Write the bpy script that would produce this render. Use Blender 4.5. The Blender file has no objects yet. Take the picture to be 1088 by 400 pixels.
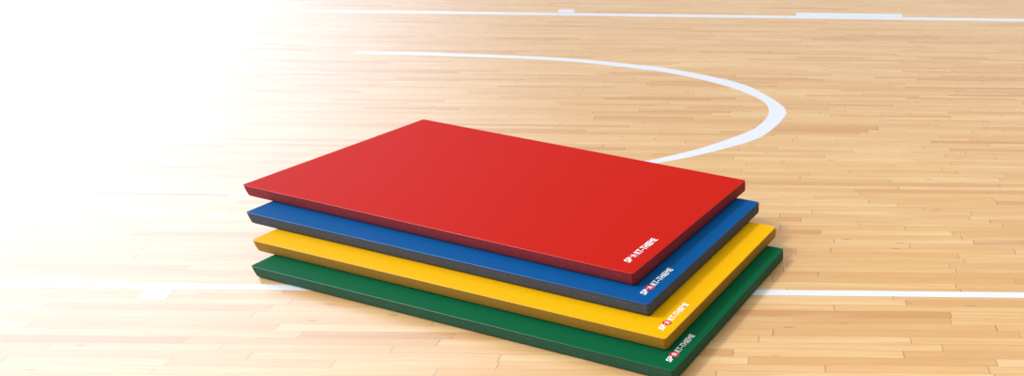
import bpy, bmesh, math
from mathutils import Vector

scene = bpy.context.scene
col = scene.collection
R = math.radians

# ------------------------------------------------------------------ node helpers
class Graph:
    def __init__(self, tree):
        self.t = tree
        tree.nodes.clear()
    def n(self, kind, **props):
        nd = self.t.nodes.new(kind)
        for k, v in props.items():
            setattr(nd, k, v)
        return nd
    def put(self, sock, v):
        if v is None:
            return
        if isinstance(v, bpy.types.NodeSocket):
            self.t.links.new(v, sock)
        else:
            sock.default_value = v
    def m(self, op, a, b=None, c=None, clamp=False):
        nd = self.n('ShaderNodeMath', operation=op, use_clamp=clamp)
        for i, v in enumerate((a, b, c)):
            self.put(nd.inputs[i], v)
        return nd.outputs[0]
    def mapr(self, v, a, b, c=0.0, d=1.0, smooth=True):
        nd = self.n('ShaderNodeMapRange', interpolation_type='SMOOTHSTEP' if smooth else 'LINEAR')
        for i, x in enumerate((v, a, b, c, d)):
            self.put(nd.inputs[i], x)
        return nd.outputs[0]
    def mix(self, f, a, b, blend='MIX'):
        nd = self.n('ShaderNodeMix', data_type='RGBA', blend_type=blend)
        self.put(nd.inputs[0], f)
        self.put(nd.inputs[6], a)
        self.put(nd.inputs[7], b)
        return nd.outputs[2]
    def xyz(self, x, y, z=0.0):
        nd = self.n('ShaderNodeCombineXYZ')
        for i, v in enumerate((x, y, z)):
            self.put(nd.inputs[i], v)
        return nd.outputs[0]
    def noise(self, vec, scale, detail=2.0, rough=0.5):
        nd = self.n('ShaderNodeTexNoise')
        self.put(nd.inputs['Vector'], vec)
        nd.inputs['Scale'].default_value = scale
        nd.inputs['Detail'].default_value = detail
        nd.inputs['Roughness'].default_value = rough
        return nd.outputs['Fac']
    def white(self, vec):
        nd = self.n('ShaderNodeTexWhiteNoise', noise_dimensions='3D')
        self.put(nd.inputs['Vector'], vec)
        return nd.outputs['Value']

def srgb(r, g, b):
    def f(c):
        c /= 255.0
        return c / 12.92 if c <= 0.04045 else ((c + 0.055) / 1.055) ** 2.4
    return (f(r), f(g), f(b), 1.0)

def new_mat(name):
    m = bpy.data.materials.new(name)
    m.use_nodes = True
    g = Graph(m.node_tree)
    out = g.n('ShaderNodeOutputMaterial')
    b = g.n('ShaderNodeBsdfPrincipled')
    g.t.links.new(b.outputs[0], out.inputs[0])
    return m, g, b

# ------------------------------------------------------------------ materials
def wood_material():
    m, g, b = new_mat('varnished_maple_strips')
    tc = g.n('ShaderNodeTexCoord')
    mp = g.n('ShaderNodeMapping')
    mp.inputs['Rotation'].default_value = (0, 0, R(-0.3))
    g.put(mp.inputs[0], tc.outputs['Object'])
    sp = g.n('ShaderNodeSeparateXYZ')
    g.put(sp.inputs[0], mp.outputs[0])
    u, v = sp.outputs[0], sp.outputs[1]
    W = 0.046
    vr = g.m('DIVIDE', v, W)
    row = g.m('FLOOR', vr)
    fv = g.m('SUBTRACT', vr, row)
    r1 = g.white(g.xyz(row, 3.1, 0.7))
    r2 = g.white(g.xyz(row, 9.4, 5.2))
    L = g.m('MULTIPLY_ADD', r2, 0.55, 0.55)
    ur = g.m('ADD', g.m('DIVIDE', u, L), g.m('MULTIPLY', r1, 17.0))
    idx = g.m('FLOOR', ur)
    fu = g.m('SUBTRACT', ur, idx)
    bid = g.white(g.xyz(row, idx, 1.3))
    bid2 = g.white(g.xyz(row, idx, 7.7))
    # board tone
    ramp = g.n('ShaderNodeValToRGB')
    cr = ramp.color_ramp
    cr.interpolation = 'LINEAR'
    stops = [(0.0, (198, 140, 80)), (0.05, (214, 162, 98)), (0.2, (226, 179, 114)), (0.5, (234, 191, 127)),
             (0.8, (238, 198, 136)), (1.0, (243, 209, 152))]
    cr.elements[0].position = 0.0
    cr.elements[0].color = srgb(*stops[0][1])
    cr.elements[1].position = 1.0
    cr.elements[1].color = srgb(*stops[-1][1])
    for p, c in stops[1:-1]:
        e = cr.elements.new(p)
        e.color = srgb(*c)
    g.put(ramp.inputs[0], bid)
    base = ramp.outputs[0]
    # hue shift between boards: some pinker, some yellower
    base = g.mix(g.m('MULTIPLY', bid2, 0.25), base, srgb(232, 180, 132))
    # long grain running with the boards, shifted for every board
    gx = g.m('ADD', g.m('MULTIPLY', u, 1.6), g.m('MULTIPLY', bid2, 40.0))
    gv = g.xyz(gx, g.m('MULTIPLY', v, 44.0), g.m('MULTIPLY', bid, 20.0))
    grain = g.noise(gv, 1.6, 4.0, 0.6)
    gr = g.mapr(grain, 0.28, 0.72, 0.0, 1.0, False)
    base = g.mix(g.m("MULTIPLY", gr, 0.7), base, srgb(212, 156, 94))
    # wide streaks
    gs = g.noise(g.xyz(g.m('MULTIPLY', u, 0.8), g.m('MULTIPLY', v, 9.0), 4.0), 1.0, 3.0, 0.6)
    st = g.mapr(gs, 0.52, 0.75)
    base = g.mix(g.m('MULTIPLY', st, 0.35), base, srgb(219, 160, 98))
    st2 = g.mapr(gs, 0.46, 0.25)
    base = g.mix(g.m('MULTIPLY', st2, 0.35), base, srgb(245, 218, 176))
    # small knots and flecks
    kx = g.xyz(g.m('MULTIPLY', u, 3.0), g.m('MULTIPLY', v, 14.0), 0.0)
    vo = g.n('ShaderNodeTexVoronoi', feature='F1')
    g.put(vo.inputs['Vector'], kx)
    vo.inputs['Scale'].default_value = 1.3
    sel = g.n('ShaderNodeSeparateColor')
    g.put(sel.inputs[0], vo.outputs['Color'])
    knot = g.m('MULTIPLY', g.mapr(vo.outputs['Distance'], 0.13, 0.04), g.m('GREATER_THAN', sel.outputs[0], 0.74))
    base = g.mix(g.m('MULTIPLY', knot, 0.6), base, srgb(150, 100, 62))
    # joints: faint along the boards, darker where two boards butt
    side = g.m('MINIMUM', fv, g.m('SUBTRACT', 1.0, fv))
    sj = g.mapr(side, 0.045, 0.0)
    base = g.mix(g.m('MULTIPLY', sj, 0.38), base, srgb(150, 100, 58))
    eu = g.m('MULTIPLY', g.m('MINIMUM', fu, g.m('SUBTRACT', 1.0, fu)), L)
    ej = g.mapr(eu, 0.0034, 0.0008)
    base = g.mix(g.m('MULTIPLY', ej, g.m('MULTIPLY_ADD', bid2, 0.5, 0.25)), base, srgb(105, 66, 38))
    g.put(b.inputs['Base Color'], base)
    b.inputs['Roughness'].default_value = 0.5
    b.inputs['Specular IOR Level'].default_value = 0.35
    b.inputs['Coat Weight'].default_value = 1.0
    b.inputs['Coat IOR'].default_value = 1.9
    wob = g.noise(g.xyz(u, g.m('MULTIPLY', v, 8.0), 0.0), 3.0, 2.0)
    g.put(b.inputs['Coat Roughness'], g.m('MULTIPLY_ADD', wob, 0.10, 0.24))
    return m

def paint_material():
    m, g, b = new_mat('white_court_paint')
    tc = g.n('ShaderNodeTexCoord')
    n = g.noise(tc.outputs['Object'], 9.0, 3.0)
    c = g.mix(n, srgb(238, 241, 248), srgb(228, 232, 240))
    g.put(b.inputs['Base Color'], c)
    b.inputs['Roughness'].default_value = 0.45
    b.inputs['Coat Weight'].default_value = 1.0
    b.inputs['Coat Roughness'].default_value = 0.28
    b.inputs['Coat IOR'].default_value = 1.9
    return m

def vinyl_material(name, rgb, rough=0.6, spec=0.06, bump=0.3):
    m, g, b = new_mat(name)
    tc = g.n('ShaderNodeTexCoord')
    n = g.noise(tc.outputs['Object'], 190.0, 2.0)
    big = g.noise(tc.outputs['Object'], 2.2, 3.0)
    c0 = srgb(*rgb)
    dk = tuple(x * 0.92 for x in c0[:3]) + (1,)
    lt = tuple(min(1, x * 1.03 + 0.001) for x in c0[:3]) + (1,)
    c = g.mix(g.mapr(n, 0.35, 0.65), dk, lt)
    c = g.mix(g.m('MULTIPLY', big, 0.16), c, dk)
    g.put(b.inputs['Base Color'], c)
    b.inputs['Roughness'].default_value = rough
    b.inputs['Specular IOR Level'].default_value = spec
    bp = g.n('ShaderNodeBump')
    bp.inputs['Strength'].default_value = bump
    bp.inputs['Distance'].default_value = 0.0012
    g.put(bp.inputs['Height'], n)
    g.put(b.inputs['Normal'], bp.outputs[0])
    return m

def band_material(name, rgb, fleck):
    # woven side band: the mat's colour with pale flecks of the weave
    m, g, b = new_mat(name)
    tc = g.n('ShaderNodeTexCoord')
    n = g.noise(tc.outputs['Object'], 120.0, 2.0, 0.7)
    f = g.mapr(n, 0.52, 0.68)
    c = g.mix(g.m('MULTIPLY', f, 0.16), srgb(*rgb), srgb(*fleck))
    g.put(b.inputs['Base Color'], c)
    b.inputs['Roughness'].default_value = 0.75
    b.inputs['Specular IOR Level'].default_value = 0.3
    bp = g.n('ShaderNodeBump')
    bp.inputs['Strength'].default_value = 0.5
    bp.inputs['Distance'].default_value = 0.0015
    g.put(bp.inputs['Height'], n)
    g.put(b.inputs['Normal'], bp.outputs[0])
    return m

def plain_material(name, rgb, rough=0.5):
    m, g, b = new_mat(name)
    tc = g.n('ShaderNodeTexCoord')
    n = g.noise(tc.outputs['Object'], 60.0, 2.0)
    c0 = srgb(*rgb)
    dk = tuple(x * 0.93 for x in c0[:3]) + (1,)
    g.put(b.inputs['Base Color'], g.mix(n, c0, dk))
    b.inputs['Roughness'].default_value = rough
    return m

WOOD = wood_material()
PAINT = paint_material()
PRINT = plain_material('white_print_ink', (246, 246, 246), 0.5)
REDINK = plain_material('red_print_ink', (205, 22, 38), 0.5)
UNDER = plain_material('dark_underside', (48, 46, 46), 0.85)

# ------------------------------------------------------------------ mesh helpers
def link(name, bm, mats, parent=None, smooth=False):
    me = bpy.data.meshes.new(name)
    bmesh.ops.recalc_face_normals(bm, faces=bm.faces)
    bm.to_mesh(me)
    bm.free()
    for mt in (mats if isinstance(mats, (list, tuple)) else [mats]):
        me.materials.append(mt)
    if smooth:
        for p in me.polygons:
            p.use_smooth = True
    o = bpy.data.objects.new(name, me)
    col.objects.link(o)
    if parent:
        o.parent = parent
    return o

def slab(bm, pts, z0, z1):
    """closed prism over a flat outline"""
    lo = [bm.verts.new((x, y, z0)) for x, y in pts]
    hi = [bm.verts.new((x, y, z1)) for x, y in pts]
    bm.faces.new(list(reversed(lo)))
    bm.faces.new(hi)
    n = len(pts)
    for i in range(n):
        j = (i + 1) % n
        bm.faces.new((lo[i], lo[j], hi[j], hi[i]))

def band_strip(bm, a, b, z0, z1):
    """closed strip between two edge polylines of equal length"""
    n = len(a)
    V = [[bm.verts.new((p[0], p[1], z)) for p in q] for q in (a, b) for z in (z0, z1)]
    a0, a1, b0, b1 = V
    for i in range(n - 1):
        bm.faces.new((a1[i], a1[i + 1], b1[i + 1], b1[i]))
        bm.faces.new((a0[i], b0[i], b0[i + 1], a0[i + 1]))
        bm.faces.new((a0[i], a0[i + 1], a1[i + 1], a1[i]))
        bm.faces.new((b0[i], b1[i], b1[i + 1], b0[i + 1]))
    bm.faces.new((a0[0], a1[0], b1[0], b0[0]))
    bm.faces.new((a0[-1], b0[-1], b1[-1], a1[-1]))

def inset_quad(q, d):
    """move every side of a convex counter-clockwise quad inwards by d"""
    out = []
    n = len(q)
    for i in range(n):
        p0, p1, p2 = Vector(q[i - 1]), Vector(q[i]), Vector(q[(i + 1) % n])
        e1 = (p1 - p0).normalized()
        e2 = (p2 - p1).normalized()
        n1 = Vector((-e1.y, e1.x))
        n2 = Vector((-e2.y, e2.x))
        bis = (n1 + n2)
        k = d / max(0.2, bis.dot(n1))
        out.append(p1 + bis * k)
    return out

def round_corners(q, r, seg=6):
    """outline of a convex quad with rounded corners"""
    out = []
    inner = inset_quad(q, r)
    n = len(q)
    for i in range(n):
        p0, p1, p2 = Vector(q[i - 1]), Vector(q[i]), Vector(q[(i + 1) % n])
        e1 = (p1 - p0).normalized()
        e2 = (p2 - p1).normalized()
        a0 = math.atan2(-e1.x, e1.y)
        a1 = math.atan2(-e2.x, e2.y)
        while a1 < a0:
            a1 += 2 * math.pi
        for k in range(seg + 1):
            a = a0 + (a1 - a0) * k / seg
            out.append(inner[i] + Vector((math.cos(a), math.sin(a))) * r)
    return out

def loft(bm, rings, cap0=True, cap1=True):
    """closed skin over a list of rings [(outline, z), ...]"""
    vs = [[bm.verts.new((p[0], p[1], z)) for p in o] for o, z in rings]
    n = len(vs[0])
    for a, b in zip(vs[:-1], vs[1:]):
        for i in range(n):
            j = (i + 1) % n
            bm.faces.new((a[i], a[j], b[j], b[i]))
    if cap0:
        bm.faces.new(list(reversed(vs[0])))
    if cap1:
        bm.faces.new(vs[-1])
    return vs

def subdivided(pts, step=0.12):
    out = []
    n = len(pts)
    for i in range(n):
        a, b = Vector(pts[i]), Vector(pts[(i + 1) % n])
        k = max(1, int((b - a).length / step))
        for t in range(k):
            out.append(a.lerp(b, t / k))
    return out

# ------------------------------------------------------------------ floor
bm = bmesh.new()
slab(bm, [(-34, -6), (22, -6), (22, 40), (-34, 40)], -0.04, 0.0)
floor = link('floor', bm, WOOD)
floor['kind'] = 'structure'

H = 0.0008
def marking(name, a, b, label=None):
    bm = bmesh.new()
    band_strip(bm, a, b, 0.0, H)
    o = link(name, bm, PAINT, floor)
    if label:
        o['label'] = label
    return o

marking('court_line', [(-7.228, 8.138), (7.0, 8.175)], [(-7.228, 8.034), (7.0, 8.01)], 'thin white line across the far end of the floor')
marking('court_line', [(-3.9, 2.486), (-1.181, 2.500), (2.6, 2.520)], [(-3.9, 2.443), (-1.166, 2.456), (2.6, 2.475)], 'white line running in front of the mats')
marking('court_line', [(-6.50, 4.81), (-6.831, 6.06), (-7.033, 6.809), (-7.245, 7.571), (-7.493, 8.521), (-7.9, 10.07)],
        [(-6.37, 4.80), (-6.645, 5.861), (-6.835, 6.60), (-7.045, 7.37), (-7.29, 8.30), (-7.73, 10.05)], 'slanting white line in the far left corner')
marking('court_line', [(-0.025, 8.325), (1.078, 8.323)], [(-0.025, 8.156), (1.070, 8.156)], 'thick white block on the far line')
marking('court_line', [(-2.509, 8.336), (-2.361, 8.336)], [(-2.478, 8.140), (-2.290, 8.140)], 'short white tab on the far line')
marking('court_line', [(-2.640, 2.4495), (-2.522, 2.4495)], [(-2.607, 2.361), (-2.497, 2.364)], 'short slanted white tab on the near line')

ARC_OUTER = [(-3.7, 6.44), (-3.0, 6.41), (-2.2491, 6.3403), (-2.1911, 6.3335), (-2.1078, 6.324), (-2.0143, 6.3119), (-1.9254, 6.2971), (-1.8435, 6.2793), (-1.761, 6.2587), (-1.6785, 6.2359), (-1.5962, 6.2116), (-1.5103, 6.1837), (-1.422, 6.1528), (-1.339, 6.1229), (-1.269, 6.0983), (-1.2203, 6.0836), (-1.1866, 6.0754), (-1.1543, 6.0659), (-1.1098, 6.0473), (-1.0461, 6.0153), (-0.9714, 5.9747), (-0.8956, 5.9317), (-0.8284, 5.8922), (-0.7724, 5.8575), (-0.7224, 5.8245), (-0.6764, 5.7927), (-0.6324, 5.7615), (-0.5904, 5.7313), (-0.5512, 5.7023), (-0.5144, 5.6735), (-0.4794, 5.6442), (-0.4463, 5.6144), (-0.4153, 5.5846), (-0.3862, 5.554), (-0.3589, 5.5218), (-0.3346, 5.4884), (-0.3127, 5.4539), (-0.2915, 5.4175), (-0.2689, 5.3784), (-0.2437, 5.335), (-0.2171, 5.2883), (-0.1912, 5.2409), (-0.1679, 5.1957), (-0.1473, 5.1526), (-0.1284, 5.1105), (-0.1118, 5.0701), (-0.0983, 5.0324), (-0.0883, 4.9975), (-0.0812, 4.9649), (-0.0765, 4.9346), (-0.0737, 4.9064), (-0.0725, 4.8829), (-0.0733, 4.8634), (-0.0762, 4.8423), (-0.0816, 4.814), (-0.0896, 4.7762), (-0.1, 4.7321), (-0.1126, 4.6845), (-0.127, 4.6361), (-0.1443, 4.5843), (-0.1642, 4.5287), (-0.1847, 4.4757), (-0.2038, 4.4313), (-0.2199, 4.3995), (-0.2344, 4.3761), (-0.2499, 4.3557), (-0.2689, 4.3331), (-0.2926, 4.3068), (-0.3194, 4.2798), (-0.3479, 4.2528), (-0.3762, 4.2265), (-0.4044, 4.2012), (-0.4331, 4.1764), (-0.462, 4.1521), (-0.4911, 4.1283), (-0.5191, 4.1053), (-0.5466, 4.083), (-0.5756, 4.0608), (-0.6078, 4.0379), (-0.647, 4.0129), (-0.6911, 3.9864), (-0.7335, 3.9616), (-0.7677, 3.9414), (-0.7917, 3.9266), (-0.8092, 3.9158), (-0.8217, 3.9079), (-0.8308, 3.9022), (-1.0626, 3.7847), (-1.2986, 3.6834), (-1.5386, 3.5983), (-1.7827, 3.5293), (-2.0309, 3.4765), (-2.2832, 3.4398), (-2.5395, 3.4193), (-2.8, 3.415)]
ARC_INNER = [(-3.7, 6.347), (-3.0, 6.317), (-2.2213, 6.247), (-2.1636, 6.2389), (-2.0808, 6.2275), (-1.9878, 6.2131), (-1.8994, 6.1958), (-1.8177, 6.175), (-1.7355, 6.1509), (-1.6533, 6.1248), (-1.5715, 6.0977), (-1.4865, 6.0682), (-1.3992, 6.0361), (-1.3173, 6.0053), (-1.2482, 5.9793), (-1.1998, 5.9625), (-1.1662, 5.9518), (-1.134, 5.9397), (-1.0899, 5.9187), (-1.0269, 5.8848), (-0.9533, 5.8427), (-0.8785, 5.7978), (-0.8122, 5.7555), (-0.7567, 5.7164), (-0.707, 5.678), (-0.6613, 5.6405), (-0.6177, 5.6039), (-0.575, 5.5674), (-0.5346, 5.5312), (-0.4979, 5.4971), (-0.4665, 5.4669), (-0.4423, 5.4422), (-0.424, 5.4217), (-0.4083, 5.4026), (-0.3921, 5.3824), (-0.3752, 5.3612), (-0.3593, 5.3403), (-0.3431, 5.318), (-0.3258, 5.2926), (-0.3059, 5.2626), (-0.2844, 5.2291), (-0.2637, 5.195), (-0.2462, 5.1627), (-0.2327, 5.1336), (-0.2219, 5.1059), (-0.2131, 5.0783), (-0.2058, 5.0494), (-0.2, 5.0175), (-0.1959, 4.9838), (-0.1933, 4.9511), (-0.1916, 4.9221), (-0.1907, 4.8997), (-0.1908, 4.8817), (-0.1922, 4.8632), (-0.195, 4.8396), (-0.1992, 4.8087), (-0.2046, 4.7734), (-0.2117, 4.7362), (-0.2206, 4.6995), (-0.232, 4.6625), (-0.2454, 4.6244), (-0.2599, 4.5878), (-0.2745, 4.5552), (-0.2892, 4.5277), (-0.3045, 4.5038), (-0.3198, 4.4823), (-0.3345, 4.4618), (-0.3469, 4.4443), (-0.3579, 4.4297), (-0.3707, 4.4138), (-0.3883, 4.3924), (-0.4127, 4.3631), (-0.442, 4.3284), (-0.4731, 4.2922), (-0.5034, 4.2582), (-0.5315, 4.2275), (-0.5589, 4.1981), (-0.5878, 4.1691), (-0.6199, 4.1394), (-0.6589, 4.1071), (-0.7028, 4.0732), (-0.745, 4.0416), (-0.779, 4.0163), (-0.8031, 3.9989), (-0.8207, 3.987), (-0.8333, 3.9789), (-0.8425, 3.973), (-1.0716, 3.8528), (-1.3052, 3.7488), (-1.5432, 3.6608), (-1.7856, 3.589), (-2.0325, 3.5333), (-2.2839, 3.4937), (-2.5397, 3.4703), (-2.8, 3.463)]
marking('court_circle', ARC_OUTER, ARC_INNER, 'curved white end of the key behind the mats')
marking('court_line', [(-3.702, 3.459), (-2.80, 3.463)], [(-3.675, 3.411), (-2.80, 3.415)], 'white line running in behind the left end of the mats')

# ------------------------------------------------------------------ logo
def text_outline(body, x0, x1, height, bold):
    """text converted to mesh, fitted between x0 and x1 with cap height `height`"""
    cu = bpy.data.curves.new('lettering', 'FONT')
    cu.body = body
    cu.size = 1.0
    cu.shear = 0.25
    cu.offset = bold
    cu.extrude = 0.01
    cu.resolution_u = 4
    tmp = bpy.data.objects.new('lettering', cu)
    col.objects.link(tmp)
    dg = bpy.context.evaluated_depsgraph_get()
    me = bpy.data.meshes.new_from_object(tmp.evaluated_get(dg))
    bpy.data.objects.remove(tmp)
    xs = [v.co.x for v in me.vertices]
    ys = [v.co.y for v in me.vertices]
    sx = (x1 - x0) / (max(xs) - min(xs))
    sy = height / (max(ys) - min(ys))
    mx, my = min(xs), min(ys)
    for v in me.vertices:
        v.co = ((v.co.x - mx) * sx + x0, (v.co.y - my) * sy, v.co.z * 0.03)
    bpy.data.curves.remove(cu)
    return me

def blob(bm, pts, z0, z1):
    slab(bm, pts, z0, z1)

def disc(cx, cy, rx, ry, n=28):
    return [(cx + rx * math.cos(2 * math.pi * i / n), cy + ry * math.sin(2 * math.pi * i / n)) for i in range(n)]

def build_logo(parent, origin, ex, length, height, z):
    """printed name along the short edge, the first O being a red emblem"""
    ey = Vector((-ex.y, ex.x))
    def place(o):
        o.location = (origin.x, origin.y, z)
        o.rotation_euler = (0, 0, math.atan2(ex.y, ex.x))
    name = bpy.data.objects.new('printed_logo', None)
    col.objects.link(name)
    name.parent = parent
    place(name)
    for body, a, b in (('SP', 0.0, 0.175), ('RT-THIEME', 0.335, 1.0)):
        bm = bmesh.new()
        bm.from_mesh(text_outline(body, a * length, b * length, height, 0.022))
        link('lettering', bm, PRINT, name)
    cx = 0.252 * length
    rx = 0.080 * length
    bm = bmesh.new()
    blob(bm, disc(cx, height * 0.5, rx, height * 0.70), 0.0, 0.0003)
    e = link('emblem', bm, REDINK, name)
    e['label'] = 'small round red emblem in place of the letter O'
    # the white figure on the emblem: head, trunk and stretched limbs
    k = height
    rx *= 0.8
    bm = bmesh.new()
    blob(bm, disc(cx + rx * 0.25, k * 0.90, rx * 0.20, k * 0.13, 16), 0.0003, 0.0005)
    blob(bm, [(cx - rx * 0.15, k * 0.20), (cx + rx * 0.15, k * 0.22), (cx + rx * 0.42, k * 0.70), (cx + rx * 0.05, k * 0.76)], 0.0003, 0.0005)
    blob(bm, [(cx - rx * 0.85, k * 0.62), (cx + rx * 0.1, k * 0.58), (cx + rx * 0.1, k * 0.74), (cx - rx * 0.8, k * 0.72)], 0.0003, 0.00048)
    blob(bm, [(cx + rx * 0.2, k * 0.6), (cx + rx * 0.9, k * 0.48), (cx + rx * 0.88, k * 0.60), (cx + rx * 0.3, k * 0.73)], 0.0003, 0.00048)
    blob(bm, [(cx - rx * 0.75, k * 0.10), (cx - rx * 0.55, k * 0.04), (cx + rx * 0.1, k * 0.28), (cx, k * 0.40)], 0.0003, 0.00046)
    blob(bm, [(cx + rx * 0.05, k * 0.24), (cx + rx * 0.55, k * 0.02), (cx + rx * 0.72, k * 0.10), (cx + rx * 0.16, k * 0.40)], 0.0003, 0.00046)
    bmesh.ops.scale(bm, vec=(1, 0.85, 1), verts=bm.verts)
    bmesh.ops.translate(bm, vec=(0, height * 0.075, 0), verts=bm.verts)
    f = link('figure', bm, PRINT, name)

# ------------------------------------------------------------------ mats
T = 0.05112655961180473
MATS = [  # top outline (left, front, right, back corner), logo (start along the edge, inset, length, height), colours
    dict(q=[(-2.4804, 3.0154), (-0.5889, 2.2372), (-0.2333, 3.1477), (-2.0618, 3.9737)], logo=(0.070, 0.057, 0.215, 0.031),
         name='red', rgb=(191, 23, 6), side=(150, 40, 44), fleck=(205, 120, 130),
         label='red gymnastics mat, topmost of the stack of four'),
    dict(q=[(-2.3895, 2.8442), (-0.5196, 2.1115), (-0.166, 3.0271), (-2.0359, 3.7598)], logo=(0.055, 0.044, 0.215, 0.027),
         name='blue', rgb=(0, 80, 142), side=(70, 78, 92), fleck=(165, 155, 145),
         label='blue gymnastics mat lying between the red mat and the yellow mat'),
    dict(q=[(-2.295, 2.6852), (-0.4434, 1.972), (-0.0857, 2.8858), (-1.9373, 3.5991)], logo=(0.045, 0.035, 0.197, 0.025),
         name='yellow', rgb=(232, 174, 0), side=(178, 128, 24), fleck=(205, 190, 150),
         label='yellow gymnastics mat lying between the blue mat and the green mat'),
    dict(q=[(-2.2503, 2.5556), (-0.407, 1.8567), (-0.0503, 2.7767), (-1.8936, 3.4756)], logo=(0.043, 0.033, 0.184, 0.024),
         name='green', rgb=(0, 90, 54), side=(34, 88, 62), fleck=(110, 150, 132),
         label='green gymnastics mat lying on the wooden floor, lowest of the stack'),
]
for k, M in enumerate(MATS):
    z0 = (3 - k) * (T + 0.0006)
    q = [Vector(p) for p in M['q']]
    c = sum(q, Vector((0, 0))) / 4
    lq = [p - c for p in q]
    root = bpy.data.objects.new('gymnastics_mat', None)
    root.empty_display_size = 0.3
    root.location = (c.x, c.y, z0)
    col.objects.link(root)
    root['label'] = M['label']
    root['category'] = 'gymnastics mat'
    root['group'] = 'stacked gymnastics mats'
    cover = vinyl_material(M['name'] + '_vinyl', M['rgb'])
    edge = band_material(M['name'] + '_side_band', M['side'], M['fleck'])
    lower = [p for p in lq]
    # body: side band all round, slightly bellied
    def ring(d, r=0.010):
        return round_corners(inset_quad(lower, d), r)
    bm = bmesh.new()
    loft(bm, [(ring(0.0060), 0.0024), (ring(0.0022), 0.0045), (ring(0.0008), 0.012), (ring(0.0002), T * 0.5),
              (ring(0.0006), T - 0.010), (ring(0.0014), T - 0.0042)])
    link('side_band', bm, edge, root, False)
    # underside
    bm = bmesh.new()
    loft(bm, [(ring(0.010), 0.0), (ring(0.0065), 0.0006), (ring(0.0062), 0.0024)])
    link('base_panel', bm, UNDER, root)
    # top cover: thin skin with rolled edge
    bm = bmesh.new()
    loft(bm, [(ring(0.0010), T - 0.0044), (ring(0.0002), T - 0.0034), (ring(0.0004), T - 0.0020), (ring(0.0016), T - 0.0008),
              (ring(0.0036), T - 0.0001), (ring(0.006), T)])
    link('top_panel', bm, cover, root)
    # stitched hem: a thin cord in the cover's colour round the top edge
    bm = bmesh.new()
    rr = 0.0014
    rings = []
    for s in range(8):
        a = 2 * math.pi * s / 8
        rings.append((ring(0.0016 + rr * math.cos(a)), T - 0.0015 + rr * math.sin(a)))
    vs = loft(bm, rings, False, False)
    n = len(vs[0])
    for i in range(n):
        j = (i + 1) % n
        bm.faces.new((vs[-1][i], vs[-1][j], vs[0][j], vs[0][i]))
    link('hem_piping', bm, vinyl_material(M['name'] + '_piping', M['rgb'], 0.32, 0.7, 0.05), root, True)
    # logo
    F, Rr, L = lq[1], lq[2], lq[0]
    ex = (Rr - F).normalized()
    nn = Vector((-ex.y, ex.x))
    s0, ins, ln, ht = M['logo']
    build_logo(root, F + ex * s0 + nn * ins, ex, ln, ht, T)

# ------------------------------------------------------------------ light
def world():
    w = bpy.data.worlds.new('bright_hall')
    scene.world = w
    w.use_nodes = True
    g = Graph(w.node_tree)
    out = g.n('ShaderNodeOutputWorld')
    bg = g.n('ShaderNodeBackground')
    g.t.links.new(bg.outputs[0], out.inputs[0])
    tc = g.n('ShaderNodeTexCoord')
    d = tc.outputs['Generated']
    sp = g.n('ShaderNodeSeparateXYZ')
    g.put(sp.inputs[0], d)
    az, el = R(-78), R(12)
    D = (math.sin(az) * math.cos(el), math.cos(az) * math.cos(el), math.sin(el))
    dot = g.n('ShaderNodeVectorMath', operation='DOT_PRODUCT')
    g.put(dot.inputs[0], d)
    dot.inputs[1].default_value = D
    side = g.mapr(dot.outputs['Value'], WORLD['c0'], WORLD['c1'], 0.0, WORLD['side'])
    top = g.mapr(sp.outputs[2], 0.55, 0.95, 0.0, WORLD['top'])
    hor = g.m('MULTIPLY', g.mapr(sp.outputs[2], 0.30, 0.05, 0.0, WORLD['hor']), g.mapr(sp.outputs[1], 0.2, 0.9))
    # cool glow added at left to whiten the floor, warmer light from above
    def tint(v, c):
        nd = g.n('ShaderNodeVectorMath', operation='SCALE')
        nd.inputs[0].default_value = c
        g.put(nd.inputs['Scale'], v)
        return nd.outputs[0]
    def add(a, b):
        nd = g.n('ShaderNodeVectorMath', operation='ADD')
        g.put(nd.inputs[0], a)
        g.put(nd.inputs[1], b)
        return nd.outputs[0]
    warm = g.m('ADD', top, WORLD['base'])
    s = add(add(tint(side, (0.78, 0.95, 1.22)), tint(hor, (0.95, 0.98, 1.05))), tint(warm, (1.0, 0.985, 0.96)))
    g.put(bg.inputs[0], s)
    bg.inputs[1].default_value = 1.0
WORLD = dict(c0=0.50, c1=0.88, side=1.95, top=1.2, hor=0.6, base=0.22)
world()
w = scene.world

sun = bpy.data.lights.new('daylight', 'SUN')
sun.energy = 1.65
sun.angle = R(9)
sun.color = (1.0, 0.98, 0.95)
so = bpy.data.objects.new('daylight', sun)
sd = Vector((math.sin(R(-85)) * math.cos(R(46)), math.cos(R(-85)) * math.cos(R(46)), math.sin(R(46))))
so.rotation_euler = sd.to_track_quat('Z', 'Y').to_euler()
so.location = sd * 8
col.objects.link(so)

# ------------------------------------------------------------------ camera
cam = bpy.data.cameras.new('camera')
cam.sensor_fit = 'HORIZONTAL'
cam.sensor_width = 36.0
cam.lens = 718.5214613 / 1088 * 36.0
cam.shift_x = -298.4230704 / 1088
cam.shift_y = 280.7556541 / 1088
cam.clip_end = 200
cam.dof.use_dof = True
cam.dof.focus_distance = 2.7
cam.dof.aperture_fstop = 3.2
co = bpy.data.objects.new('camera', cam)
col.objects.link(co)
pitch, roll = 0.7424242398, 0.013
fw = Vector((0, math.cos(pitch), -math.sin(pitch)))
rt = Vector((1, 0, 0))
up = Vector((0, math.sin(pitch), math.cos(pitch)))
r2 = rt * math.cos(roll) + up * math.sin(roll)
u2 = -rt * math.sin(roll) + up * math.cos(roll)
from mathutils import Matrix
Mx = Matrix((r2, u2, -fw)).transposed().to_4x4()
Mx.translation = (0, 0, 1.3932868153)
co.matrix_world = Mx
scene.camera = co

vs = scene.view_settings
vs.view_transform = 'Standard'
vs.look = 'None'
vs.gamma = 1.0
vs.use_curve_mapping = False
vs.exposure = 0.0
